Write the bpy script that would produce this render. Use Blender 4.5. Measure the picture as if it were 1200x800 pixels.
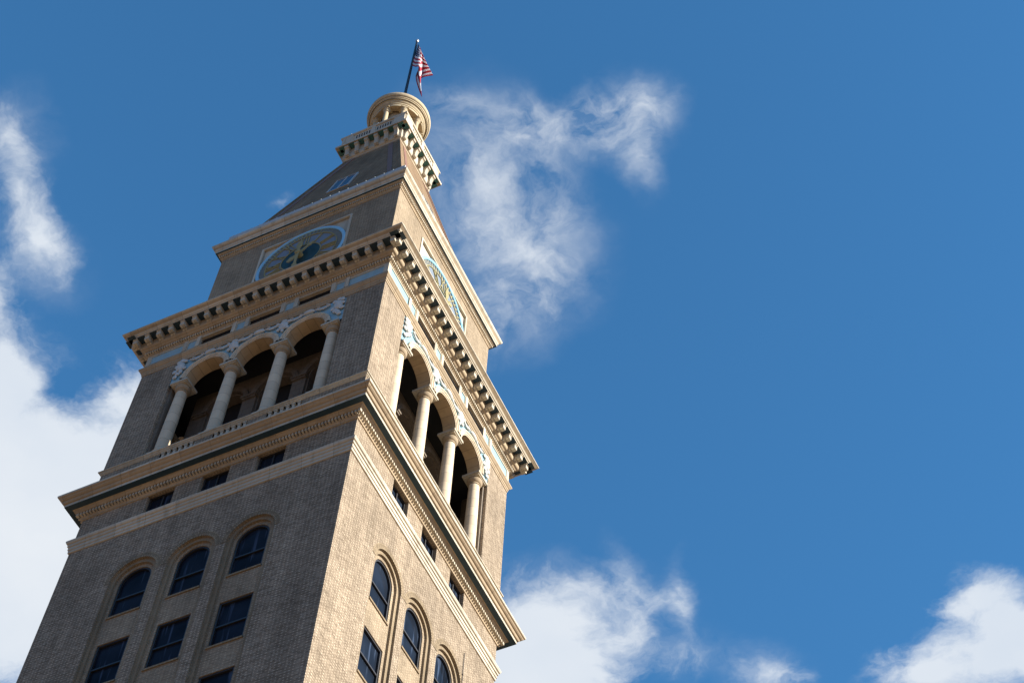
import bpy, math, random
from mathutils import Vector, Matrix
from mathutils.geometry import tessellate_polygon

for o in list(bpy.data.objects):
    bpy.data.objects.remove(o, do_unlink=True)
S = bpy.context.scene
COL = S.collection
R = math.radians
PI = math.pi

# ------------------------------------------------------------------ camera
cam = bpy.data.cameras.new('camera')
cam.sensor_fit = 'HORIZONTAL'
cam.sensor_width = 36.0
cam.lens = 36.0 * 1969.37 / 1200.0
cam.clip_start = 0.1
cam.clip_end = 20000
camo = bpy.data.objects.new('camera', cam)
COL.objects.link(camo)
cr = Vector((0.906017, 0.421577, 0.037509))
cu = Vector((0.340604, -0.778857, 0.52666))
cf = Vector((-0.251242, 0.464387, 0.849248))
mw = Matrix((cr, cu, -cf)).transposed().to_4x4()
mw.translation = Vector((28.0938, -35.0695, 1.70))
camo.matrix_world = mw
S.camera = camo

# ------------------------------------------------------------------ light
SUN_EL, SUN_AZ = 21.8, 10.1          # azimuth measured from +X towards +Y
sd = Vector((math.cos(R(SUN_EL)) * math.cos(R(SUN_AZ)), math.cos(R(SUN_EL)) * math.sin(R(SUN_AZ)), math.sin(R(SUN_EL))))
sun = bpy.data.lights.new('sun', 'SUN')
sun.energy = 5.0
sun.angle = R(0.5)
sun.color = (1.0, 0.95, 0.86)
suno = bpy.data.objects.new('sun', sun)
COL.objects.link(suno)
suno.rotation_euler = (-sd).to_track_quat('-Z', 'Y').to_euler()
suno.location = (60, 10, 140)

W = bpy.data.worlds.new('World')
S.world = W
W.use_nodes = True
nt = W.node_tree
nt.nodes.clear()
N = nt.nodes.new


def lk(a, b):
    nt.links.new(a, b)


def wmath(op, a, b=None, c=None, clamp=False):
    n = N('ShaderNodeMath')
    n.operation = op
    n.use_clamp = clamp
    for i, v in enumerate((a, b, c)):
        if v is None:
            continue
        if isinstance(v, (int, float)):
            n.inputs[i].default_value = v
        else:
            lk(v, n.inputs[i])
    return n.outputs[0]


sky = N('ShaderNodeTexSky')
sky.sky_type = 'NISHITA'
sky.sun_disc = False
sky.sun_elevation = R(SUN_EL)
sky.sun_rotation = R(90 - SUN_AZ)
sky.altitude = 1600
sky.air_density = 1.0
sky.dust_density = 0.0
sky.ozone_density = 2.5
SKY_STRENGTH = 0.117
skyhue = N('ShaderNodeMix')
skyhue.data_type = 'RGBA'
skyhue.blend_type = 'MULTIPLY'
skyhue.inputs['Factor'].default_value = 1.0
lk(sky.outputs[0], skyhue.inputs['A'])
skyhue.inputs['B'].default_value = (0.46, 0.97, 1.13, 1)
# bright horizon left out of the sky to cut fill on the shaded face: below 40 degrees the sky keeps the tone it has there
sg = N('ShaderNodeTexCoord')
sgs = N('ShaderNodeSeparateXYZ')
lk(sg.outputs['Generated'], sgs.inputs[0])
sgc = N('ShaderNodeCombineXYZ')
lk(sgs.outputs[0], sgc.inputs[0])
lk(sgs.outputs[1], sgc.inputs[1])
lk(wmath('MAXIMUM', sgs.outputs[2], 0.68), sgc.inputs[2])
sgn = N('ShaderNodeVectorMath')
sgn.operation = 'NORMALIZE'
lk(sgc.outputs[0], sgn.inputs[0])
lk(sgn.outputs[0], sky.inputs[0])
# clouds: a layer high above the town, found where the sight line crosses it
tc = N('ShaderNodeTexCoord')
sep = N('ShaderNodeSeparateXYZ')
lk(tc.outputs['Generated'], sep.inputs[0])
zc = wmath('MAXIMUM', sep.outputs[2], 0.03)
px = wmath('DIVIDE', sep.outputs[0], zc)
py = wmath('DIVIDE', sep.outputs[1], zc)
cmb = N('ShaderNodeCombineXYZ')
lk(px, cmb.inputs[0])
lk(py, cmb.inputs[1])
P = cmb.outputs[0]
wn = N('ShaderNodeTexNoise')
wn.inputs['Scale'].default_value = 11.0
wn.inputs['Detail'].default_value = 5
wn.inputs['Roughness'].default_value = 0.6
lk(P, wn.inputs['Vector'])
wsub = N('ShaderNodeVectorMath')
wsub.operation = 'SUBTRACT'
lk(wn.outputs['Color'], wsub.inputs[0])
wsub.inputs[1].default_value = (0.5, 0.5, 0.5)
wsc = N('ShaderNodeVectorMath')
wsc.operation = 'SCALE'
lk(wsub.outputs[0], wsc.inputs[0])
wsc.inputs['Scale'].default_value = 0.065
wadd = N('ShaderNodeVectorMath')
wadd.operation = 'ADD'
lk(P, wadd.inputs[0])
lk(wsc.outputs[0], wadd.inputs[1])
PW = wadd.outputs[0]
CLOUDS = [
    (-0.5344, 0.2691, 0.0379, 0.0223, 2.261, 0.44), (-0.5523, 0.3058, 0.0412, 0.0348, 1.894, 0.72),
    (-0.5571, 0.3464, 0.0408, 0.0269, -1.678, 0.72), (-0.6054, 0.3657, 0.0494, 0.0294, 2.271, 0.72),
    (-0.6919, 0.4708, 0.1198, 0.0803, 2.340, 1.60), (-0.6623, 0.5176, 0.0739, 0.0684, 2.371, 1.50),
    (-0.5780, 0.4790, 0.0454, 0.0276, 2.219, 1.15), (-0.6327, 0.5304, 0.0647, 0.0441, 2.282, 1.30),
    (-0.7394, 0.6107, 0.1455, 0.1106, 2.438, 1.90), (-0.6417, 0.4192, 0.0382, 0.0296, 2.487, 0.80),
    (-0.2573, 0.3724, 0.0331, 0.0240, -2.316, 0.18), (-0.2606, 0.4177, 0.0512, 0.0495, 3.057, 0.26),
    (-0.2613, 0.4590, 0.0526, 0.0479, 1.835, 0.31), (-0.2458, 0.4943, 0.0407, 0.0263, -2.502, 0.24),
    (-0.2945, 0.5022, 0.0530, 0.0474, -2.847, 0.25), (-0.2651, 0.5225, 0.0294, 0.0272, -2.812, 0.22),
    (-0.3013, 0.5444, 0.0361, 0.0350, 3.115, 0.19), (-0.1815, 0.4192, 0.0444, 0.0270, -3.031, 0.20),
    (-0.1478, 0.4244, 0.0276, 0.0268, -2.306, 0.31), (-0.1683, 0.4518, 0.0278, 0.0251, 1.891, 0.22),
    (-0.2220, 0.4416, 0.0376, 0.0169, 1.998, 0.17), (-0.3842, 0.8002, 0.0738, 0.0703, -2.972, 1.22),
    (-0.4215, 0.8331, 0.0643, 0.0610, 2.317, 1.40), (-0.3335, 0.7840, 0.0556, 0.0405, -2.093, 0.19),
    (-0.3245, 0.8304, 0.0367, 0.0353, -2.691, 0.24), (-0.3030, 0.7878, 0.0370, 0.0236, 1.714, 0.15),
    (-0.2764, 0.8178, 0.0429, 0.0184, 1.836, 0.15), (-0.2820, 0.7968, 0.0327, 0.0254, -2.712, 0.03),
    (-0.2994, 0.8750, 0.0471, 0.0271, -2.731, 0.29), (-0.2407, 0.9097, 0.0404, 0.0272, -2.704, 0.60),
    (-0.3776, 0.8517, 0.0544, 0.0456, -2.773, 1.00), (-0.1236, 0.9592, 0.0603, 0.0449, -2.620, 1.20),
    (-0.0636, 0.9652, 0.0648, 0.0568, 1.345, 1.35), (-0.0643, 0.8990, 0.0408, 0.0300, -1.591, 0.75),
    (-0.0478, 0.9339, 0.0524, 0.0320, 1.777, 0.90), (-0.0858, 0.9037, 0.0305, 0.0254, 1.615, 0.50),
    (-0.3921, 0.3871, 0.0190, 0.0105, 2.792, 0.23), (-0.4305, 0.4021, 0.0255, 0.0121, 2.962, 0.14),
]
acc = None
for (x, y, a, b, ang, amp) in CLOUDS:
    mp = N('ShaderNodeMapping')
    mp.vector_type = 'TEXTURE'
    mp.inputs['Location'].default_value = (x, y, 0)
    mp.inputs['Rotation'].default_value = (0, 0, ang)
    mp.inputs['Scale'].default_value = (a * 1.35, b * 1.35, 1)
    lk(PW, mp.inputs['Vector'])
    g = N('ShaderNodeTexGradient')
    g.gradient_type = 'QUADRATIC_SPHERE'
    lk(mp.outputs[0], g.inputs[0])
    acc = wmath('MULTIPLY', g.outputs['Fac'], amp * 1.5) if acc is None else wmath('MULTIPLY_ADD', g.outputs['Fac'], amp * 1.5, acc)
fb = N('ShaderNodeTexNoise')
fb.inputs['Scale'].default_value = 21.0
fb.inputs['Detail'].default_value = 12
fb.inputs['Roughness'].default_value = 0.64
fb.inputs['Distortion'].default_value = 0.3
lk(PW, fb.inputs['Vector'])
fbc = wmath('SUBTRACT', fb.outputs['Fac'], 0.5)
cover = wmath('MINIMUM', wmath('MULTIPLY', acc, 4.0), 1.0)        # noise only acts where there is cloud
dens = wmath('MULTIPLY_ADD', wmath('MULTIPLY', fbc, cover), 2.1, acc)
mr = N('ShaderNodeMapRange')
mr.interpolation_type = 'SMOOTHSTEP'
mr.inputs['From Min'].default_value = 0.08
mr.inputs['From Max'].default_value = 1.35
mr.inputs['To Max'].default_value = 0.97
lk(dens, mr.inputs['Value'])
# thin high veil
VEIL = [
    (-0.2017, 0.4102, 0.0415, 0.0242, -2.622, 0.75),
    (-0.1729, 0.4132, 0.0331, 0.0209, -3.029, 0.70),
    (-0.1711, 0.4371, 0.0340, 0.0239, -2.273, 0.50),
    (-0.2271, 0.3990, 0.0333, 0.0302, -2.803, 0.50),
    (-0.3048, 0.7870, 0.0493, 0.0162, 1.648, 0.75),
    (-0.2750, 0.8109, 0.0444, 0.0131, 1.852, 0.85),
    (-0.2920, 0.8074, 0.0296, 0.0172, -2.731, 0.50),
    (-0.3362, 0.7736, 0.0596, 0.0295, -2.486, 0.60),
    (-0.2453, 0.9028, 0.0403, 0.0316, -2.673, 0.50),
    (-0.2943, 0.8625, 0.0402, 0.0313, -2.711, 0.35),
    (-0.2606, 0.4177, 0.0696, 0.0667, 1.667, 0.62),
    (-0.2590, 0.4813, 0.0664, 0.0566, -1.840, 0.66),
    (-0.1815, 0.4192, 0.0554, 0.0301, -2.964, 0.50),
    (-0.1489, 0.4271, 0.0330, 0.0302, 1.847, 0.80),
    (-0.2925, 0.5255, 0.0446, 0.0414, -2.887, 0.45),
    (-0.2560, 0.3697, 0.0330, 0.0180, -2.536, 0.50),
    (-0.1618, 0.4581, 0.0310, 0.0156, 1.959, 0.40),
    (-0.2246, 0.4681, 0.0513, 0.0228, 1.993, 0.35),
    (-0.2460, 0.5088, 0.0350, 0.0267, -2.738, 0.50),
    (-0.3221, 0.8076, 0.0595, 0.0520, -2.732, 0.40),
    (-0.5681, 0.3524, 0.0454, 0.0351, -2.048, 0.50),
    (-0.5351, 0.2823, 0.0509, 0.0281, 2.239, 0.40),
]
vacc = None
for (x, y, a, b, ang, amp) in VEIL:
    mp = N('ShaderNodeMapping')
    mp.vector_type = 'TEXTURE'
    mp.inputs['Location'].default_value = (x, y, 0)
    mp.inputs['Rotation'].default_value = (0, 0, ang)
    mp.inputs['Scale'].default_value = (a * 1.25, b * 1.25, 1)
    lk(PW, mp.inputs['Vector'])
    g = N('ShaderNodeTexGradient')
    g.gradient_type = 'QUADRATIC_SPHERE'
    lk(mp.outputs[0], g.inputs[0])
    vacc = wmath('MULTIPLY', g.outputs['Fac'], amp * 1.5) if vacc is None else wmath('MULTIPLY_ADD', g.outputs['Fac'], amp * 1.5, vacc)
vn = N('ShaderNodeTexNoise')
vn.inputs['Scale'].default_value = 26.0
vn.inputs['Detail'].default_value = 10
vn.inputs['Roughness'].default_value = 0.62
vn.inputs['Distortion'].default_value = 0.35
lk(PW, vn.inputs['Vector'])
vmr = N('ShaderNodeMapRange')
vmr.inputs['From Min'].default_value = 0.34
vmr.inputs['From Max'].default_value = 0.66
vmr.inputs['To Min'].default_value = 0.06
vmr.inputs['To Max'].default_value = 1.0
lk(vn.outputs['Fac'], vmr.inputs['Value'])
veil = wmath('MULTIPLY', wmath('MINIMUM', vacc, 1.0), vmr.outputs[0])
veil = wmath('MULTIPLY', veil, 0.72)
alpha = wmath('SUBTRACT', 1.0, wmath('MULTIPLY', wmath('SUBTRACT', 1.0, mr.outputs[0]), wmath('SUBTRACT', 1.0, veil)))
shade = N('ShaderNodeTexNoise')
shade.inputs['Scale'].default_value = 6.0
shade.inputs['Detail'].default_value = 4
lk(PW, shade.inputs['Vector'])
cc = N('ShaderNodeMix')
cc.data_type = 'RGBA'
lk(shade.outputs['Fac'], cc.inputs['Factor'])
cc.inputs['A'].default_value = (0.56, 0.65, 0.77, 1)
cc.inputs['B'].default_value = (0.86, 0.88, 0.90, 1)
bg = N('ShaderNodeBackground')
bg.inputs['Strength'].default_value = SKY_STRENGTH
lk(skyhue.outputs['Result'], bg.inputs['Color'])
bgc = N('ShaderNodeBackground')
bgc.inputs['Strength'].default_value = 0.525
lk(cc.outputs['Result'], bgc.inputs['Color'])
mx = N('ShaderNodeMixShader')
lk(alpha, mx.inputs[0])
lk(bg.outputs[0], mx.inputs[1])
lk(bgc.outputs[0], mx.inputs[2])
wo = N('ShaderNodeOutputWorld')
lk(mx.outputs[0], wo.inputs[0])

S.view_settings.view_transform = 'Standard'
S.view_settings.look = 'None'
S.view_settings.gamma = 1
S.view_settings.exposure = 1.03
S.render.engine = 'CYCLES'
S.render.resolution_x = 1024
S.render.resolution_y = 682


# ------------------------------------------------------------------ materials
class NT:
    def __init__(self, name):
        self.m = bpy.data.materials.new(name)
        self.m.use_nodes = True
        self.t = self.m.node_tree
        self.b = self.t.nodes['Principled BSDF']

    def n(self, t, **kw):
        x = self.t.nodes.new(t)
        for k, v in kw.items():
            setattr(x, k, v)
        return x

    def l(self, a, b):
        self.t.links.new(a, b)

    def noise(self, vec, scale, detail=4, rough=0.55):
        x = self.n('ShaderNodeTexNoise')
        x.inputs['Scale'].default_value = scale
        x.inputs['Detail'].default_value = detail
        x.inputs['Roughness'].default_value = rough
        if vec is not None:
            self.l(vec, x.inputs['Vector'])
        return x

    def mapr(self, val, a, b, c, d):
        x = self.n('ShaderNodeMapRange')
        for k, v in zip(('From Min', 'From Max', 'To Min', 'To Max'), (a, b, c, d)):
            x.inputs[k].default_value = v
        self.l(val, x.inputs['Value'])
        return x.outputs[0]

    def math(self, op, a, b=0.0):
        x = self.n('ShaderNodeMath', operation=op)
        for i, v in enumerate((a, b)):
            if isinstance(v, (int, float)):
                x.inputs[i].default_value = v
            else:
                self.l(v, x.inputs[i])
        return x.outputs[0]

    def mix(self, f, a, b, blend='MIX'):
        x = self.n('ShaderNodeMix', data_type='RGBA', blend_type=blend)
        for k, v in (('Factor', f), ('A', a), ('B', b)):
            if isinstance(v, (int, float)):
                x.inputs[k].default_value = v
            elif isinstance(v, tuple):
                x.inputs[k].default_value = (*v, 1)
            else:
                self.l(v, x.inputs[k])
        return x.outputs['Result']

    def uv(self):
        return self.n('ShaderNodeUVMap').outputs[0]

    def objc(self):
        return self.n('ShaderNodeTexCoord').outputs['Object']

    def mapping(self, vec, scale, loc=(0, 0, 0)):
        x = self.n('ShaderNodeMapping')
        x.inputs['Scale'].default_value = scale
        x.inputs['Location'].default_value = loc
        self.l(vec, x.inputs['Vector'])
        return x.outputs[0]

    def bump(self, h, strength, dist):
        x = self.n('ShaderNodeBump')
        x.inputs['Strength'].default_value = strength
        x.inputs['Distance'].default_value = dist
        self.l(h, x.inputs['Height'])
        self.l(x.outputs[0], self.b.inputs['Normal'])


def mat_brick(name, dark, light, mortar, w=0.20, h=0.062, contrast=1.0):
    k = NT(name)
    uv = k.uv()
    wob = k.noise(uv, 1.7, 4)
    wv = k.n('ShaderNodeVectorMath', operation='MULTIPLY_ADD')
    k.l(wob.outputs['Color'], wv.inputs[0])
    wv.inputs[1].default_value = (0.09, 0.045, 0)
    k.l(uv, wv.inputs[2])
    uv = wv.outputs[0]
    br = k.n('ShaderNodeTexBrick', offset=0.5, offset_frequency=2, squash=1.0, squash_frequency=2)
    k.l(uv, br.inputs['Vector'])
    br.inputs['Color1'].default_value = (0, 0, 0, 1)
    br.inputs['Color2'].default_value = (1, 1, 1, 1)
    br.inputs['Mortar'].default_value = (0.5, 0.5, 0.5, 1)
    br.inputs['Scale'].default_value = 1.0
    br.inputs['Mortar Size'].default_value = 0.011
    br.inputs['Mortar Smooth'].default_value = 0.3
    br.inputs['Brick Width'].default_value = w
    br.inputs['Row Height'].default_value = h
    br.inputs['Bias'].default_value = 0.0
    # headers: every second brick of alternate courses, paler and standing a little proud
    sx = k.n('ShaderNodeSeparateXYZ')
    k.l(uv, sx.inputs[0])
    row = k.math('FLOOR', k.math('DIVIDE', sx.outputs[1], h))
    par = k.math('MODULO', k.math('ABSOLUTE', row), 2.0)
    xs = k.math('ADD', k.math('DIVIDE', sx.outputs[0], w * 0.75), k.math('MULTIPLY', par, 0.5))
    fx = k.math('FRACT', xs)
    hd = k.math('LESS_THAN', fx, k.mapr(k.noise(uv, 3.1, 3).outputs['Fac'], 0.3, 0.7, 0.1, 0.62))
    hd = k.math('MULTIPLY', hd, par)
    rnd = k.math('MULTIPLY_ADD', br.outputs['Color'], 0.62)
    k.t.nodes[-1].inputs[2].default_value = 0.0
    val = k.math('ADD', k.math('MULTIPLY', br.outputs['Color'], 0.45 * contrast), k.math('MULTIPLY', hd, 0.55 * contrast))
    col = k.mix(val, dark, light)
    col = k.mix(br.outputs['Fac'], col, mortar)
    obj = k.objc()
    big = k.noise(obj, 0.35, 5, 0.6)
    st = k.noise(k.mapping(obj, (1.3, 1.3, 0.18)), 1.0, 5, 0.6)
    col = k.mix(1.0, col, k.mapr(big.outputs['Fac'], 0.3, 0.7, 0.82, 1.12), 'MULTIPLY')
    col = k.mix(1.0, col, k.mapr(st.outputs['Fac'], 0.35, 0.72, 1.08, 0.76), 'MULTIPLY')
    k.l(col, k.b.inputs['Base Color'])
    k.b.inputs['Roughness'].default_value = 0.9
    k.b.inputs['Specular IOR Level'].default_value = 0.08
    fine = k.noise(uv, 22, 3)
    hgt = k.math('ADD', k.math('MULTIPLY', val, 0.8), k.math('MULTIPLY', fine.outputs['Fac'], 0.6))
    hgt = k.math('SUBTRACT', hgt, k.math('MULTIPLY', br.outputs['Fac'], 0.7))
    k.bump(hgt, 0.7, 0.011)
    return k.m


def mat_stone(name, col, var=0.18, joint=1.35, course=40.0, rough=0.75, dirt=0.5):
    k = NT(name)
    uv, obj = k.uv(), k.objc()
    br = k.n('ShaderNodeTexBrick', offset=0.37, offset_frequency=2)
    k.l(uv, br.inputs['Vector'])
    br.inputs['Color1'].default_value = (0.0, 0.0, 0.0, 1)
    br.inputs['Color2'].default_value = (1, 1, 1, 1)
    br.inputs['Mortar'].default_value = (0.5, 0.5, 0.5, 1)
    br.inputs['Scale'].default_value = 1.0
    br.inputs['Mortar Size'].default_value = 0.011
    br.inputs['Brick Width'].default_value = joint
    br.inputs['Row Height'].default_value = course
    n1 = k.noise(obj, 0.8, 6, 0.6)
    n2 = k.noise(k.mapping(obj, (3.5, 3.5, 0.5)), 1.0, 5, 0.62)
    n3 = k.noise(obj, 14, 4, 0.6)
    f = k.math('ADD', k.math('MULTIPLY', br.outputs['Color'], 0.35), k.math('MULTIPLY', n1.outputs['Fac'], 0.65))
    c = k.mix(1.0, col, k.mapr(f, 0.2, 0.8, 1 - var, 1 + var * 0.6), 'MULTIPLY')
    d = k.mapr(n2.outputs['Fac'], 0.5, 0.78, 0, dirt)
    c = k.mix(d, c, tuple(x * y for x, y in zip(col, (0.46, 0.42, 0.38))))
    c = k.mix(k.math('MULTIPLY', br.outputs['Fac'], 0.7), c, tuple(x * 0.4 for x in col))
    k.l(c, k.b.inputs['Base Color'])
    k.b.inputs['Roughness'].default_value = rough
    k.b.inputs['Specular IOR Level'].default_value = 0.2
    h = k.math('SUBTRACT', k.math('MULTIPLY', n3.outputs['Fac'], 0.5), br.outputs['Fac'])
    k.bump(h, 0.35, 0.012)
    return k.m


def mat_paint(name, col, rough=0.6, var=0.12, metal=0.0, spec=0.4):
    k = NT(name)
    obj = k.objc()
    n1 = k.noise(k.mapping(obj, (2.0, 2.0, 1.0)), 1.6, 6, 0.62)
    c = k.mix(1.0, col, k.mapr(n1.outputs['Fac'], 0.25, 0.75, 1 - var, 1 + var), 'MULTIPLY')
    k.l(c, k.b.inputs['Base Color'])
    k.b.inputs['Roughness'].default_value = rough
    k.b.inputs['Metallic'].default_value = metal
    k.b.inputs['Specular IOR Level'].default_value = spec
    n2 = k.noise(obj, 9, 3)
    k.bump(n2.outputs['Fac'], 0.12, 0.01)
    return k.m


def mat_glass(name, col, spec=0.5, ripple=0.05):
    """dusty old panes with something pale hanging behind a few of them"""
    k = NT(name)
    obj = k.objc()
    info = k.n('ShaderNodeObjectInfo')
    sh = k.n('ShaderNodeVectorMath', operation='ADD')
    k.l(obj, sh.inputs[0])
    k.l(k.math('MULTIPLY', info.outputs['Random'], 37.0), sh.inputs[1])
    n = k.noise(k.mapping(sh.outputs[0], (5.5, 5.5, 0.35)), 1.0, 3)
    n0 = k.noise(sh.outputs[0], 0.7, 2)
    f = k.mapr(n.outputs['Fac'], 0.57, 0.70, 0, 1)
    c = k.mix(1.0, col, k.mapr(n0.outputs['Fac'], 0.3, 0.7, 0.55, 1.3), 'MULTIPLY')
    c = k.mix(f, c, tuple(min(x * 4.0, 0.5) for x in col))
    k.l(c, k.b.inputs['Base Color'])
    k.b.inputs['Roughness'].default_value = 0.05
    k.b.inputs['IOR'].default_value = 1.5
    k.b.inputs['Specular IOR Level'].default_value = spec
    n2 = k.noise(sh.outputs[0], 1.7, 1)
    k.bump(n2.outputs['Fac'], ripple, 0.05)
    return k.m


M = {}
M['brick'] = mat_brick('tan brick', (0.165, 0.123, 0.083), (0.605, 0.482, 0.345), (0.255, 0.198, 0.138))
M['brick_soft'] = mat_brick('weathered brick', (0.235, 0.178, 0.118), (0.58, 0.455, 0.31), (0.29, 0.225, 0.15), contrast=0.85)
M['voussoir'] = mat_brick('arch brick', (0.20, 0.15, 0.095), (0.50, 0.385, 0.245), (0.17, 0.13, 0.085), w=0.30, h=0.062)
M['brick_step'] = mat_brick('moulded brick', (0.27, 0.205, 0.13), (0.46, 0.355, 0.225), (0.22, 0.17, 0.11), contrast=0.7)
M['stone'] = mat_stone('cream terracotta', (0.53, 0.46, 0.345), var=0.24, dirt=0.65)
M['stone_warm_shade'] = mat_stone('shade-toned ochre terracotta', (0.40, 0.305, 0.195), dirt=0.5)  # warm bounce and shade put into the ochre of beds, soffits and capitals
M['arch_stone'] = mat_stone('arch stone', (0.60, 0.49, 0.345), joint=30.0, course=0.41, dirt=0.35)
M['intrados'] = mat_stone('bounce-toned arch soffit stone', (0.48, 0.35, 0.205), joint=30.0, course=0.41, dirt=0.4)  # darker and warmer than the arch stone: shaded bounce light painted in
M['cupola_stone'] = mat_stone('yellowed cupola stone', (0.50, 0.405, 0.26), joint=0.9, course=40.0, dirt=0.5)
M['column'] = mat_stone('column stone', (0.64, 0.515, 0.355), joint=9.0, course=0.62, dirt=0.25, var=0.16)
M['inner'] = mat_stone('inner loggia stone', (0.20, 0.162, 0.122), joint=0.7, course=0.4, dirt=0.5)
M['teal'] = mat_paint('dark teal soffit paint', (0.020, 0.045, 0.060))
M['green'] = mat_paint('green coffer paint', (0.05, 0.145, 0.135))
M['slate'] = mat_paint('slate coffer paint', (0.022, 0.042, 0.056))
M['blue'] = mat_paint('blue glazed terracotta', (0.27, 0.42, 0.46), rough=0.35)
M['ring_blue'] = mat_paint('bright blue ring paint', (0.26, 0.50, 0.65), rough=0.4, var=0.06)
M['white'] = mat_paint('white glazed terracotta', (0.52, 0.51, 0.46), rough=0.45, var=0.15)
M['gold'] = mat_paint('old gold paint', (0.31, 0.265, 0.13), rough=0.6, spec=0.1)
M['dialglass'] = mat_paint('dial glass', (0.19, 0.225, 0.265), rough=0.45, var=0.08, spec=0.05)
M['dialcore'] = mat_paint('dial centre', (0.02, 0.055, 0.06), rough=0.35, spec=0.1)
M['glass'] = mat_glass('window glass', (0.013, 0.018, 0.028), spec=0.02)
M['skylight'] = mat_paint('blue roof light', (0.05, 0.105, 0.165), rough=0.35, spec=0.08)
M['frame'] = mat_paint('dark window frame', (0.028, 0.026, 0.026), rough=0.45)
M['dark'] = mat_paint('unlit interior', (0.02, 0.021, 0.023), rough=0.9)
M['roof'] = mat_brick('roof tile', (0.20, 0.135, 0.08), (0.36, 0.25, 0.15), (0.19, 0.125, 0.075), w=0.33, h=0.16, contrast=0.7)
M['strip'] = mat_paint('red brown roof strip', (0.20, 0.095, 0.055))
M['roofrib'] = mat_stone('pale roof hip', (0.40, 0.31, 0.215))
M['gutter'] = mat_paint('zinc gutter', (0.44, 0.43, 0.40), rough=0.5)
M['pole'] = mat_paint('black pole paint', (0.012, 0.012, 0.014), rough=0.4)
M['ball'] = mat_paint('metal ball', (0.5, 0.5, 0.5), rough=0.3, metal=0.6)


def mat_flag():
    k = NT('flag cloth')
    sx = k.n('ShaderNodeSeparateXYZ')
    k.l(k.uv(), sx.inputs[0])
    u, v = sx.outputs[0], sx.outputs[1]
    st = k.math('MODULO', k.math('FLOOR', k.math('MULTIPLY', v, 13.0)), 2.0)
    c = k.mix(st, (0.47, 0.03, 0.05), (0.78, 0.76, 0.76))
    cant = k.math('MULTIPLY', k.math('LESS_THAN', u, 0.4), k.math('LESS_THAN', v, 7 / 13))
    a = k.math('FRACT', k.math('MULTIPLY', u, 6 / 0.4))
    b = k.math('FRACT', k.math('MULTIPLY', v, 5 / (7 / 13)))
    da = k.math('SUBTRACT', a, 0.5)
    db = k.math('SUBTRACT', b, 0.5)
    r2 = k.math('ADD', k.math('MULTIPLY', da, da), k.math('MULTIPLY', db, db))
    star = k.math('LESS_THAN', r2, 0.045)
    cc_ = k.mix(star, (0.02, 0.03, 0.10), (0.7, 0.7, 0.72))
    c = k.mix(cant, c, cc_)
    k.l(c, k.b.inputs['Base Color'])
    k.b.inputs['Roughness'].default_value = 0.8
    tr = k.n('ShaderNodeBsdfTranslucent')
    k.l(c, tr.inputs['Color'])
    ms = k.n('ShaderNodeMixShader')
    ms.inputs[0].default_value = 0.35
    k.l(k.b.outputs[0], ms.inputs[1])
    k.l(tr.outputs[0], ms.inputs[2])
    k.l(ms.outputs[0], k.t.nodes['Material Output'].inputs[0])
    return k.m


M['flag'] = mat_flag()


def mat_ground():
    k = NT('plaza paving')
    obj = k.objc()
    br = k.n('ShaderNodeTexBrick')
    k.l(obj, br.inputs['Vector'])
    br.inputs['Scale'].default_value = 1.0
    br.inputs['Brick Width'].default_value = 0.9
    br.inputs['Row Height'].default_value = 0.6
    br.inputs['Mortar Size'].default_value = 0.012
    br.inputs['Color1'].default_value = (0.225, 0.137, 0.075, 1)
    br.inputs['Color2'].default_value = (0.27, 0.167, 0.092, 1)
    br.inputs['Mortar'].default_value = (0.16, 0.11, 0.07, 1)
    n1 = k.noise(obj, 0.15, 5)
    c = k.mix(1.0, br.outputs['Color'], k.mapr(n1.outputs['Fac'], 0.3, 0.7, 0.85, 1.1), 'MULTIPLY')
    k.l(c, k.b.inputs['Base Color'])
    k.b.inputs['Roughness'].default_value = 0.85
    return k.m


M['ground'] = mat_ground()


# ------------------------------------------------------------------ mesh helper
def FP(kf, u, d, z, w):
    """point on face kf of a square tower: u along the face, d out of it, half width w"""
    x, y = u, -(w + d)
    for _ in range(kf % 4):
        x, y = -y, x
    return (x, y, z)


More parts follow.
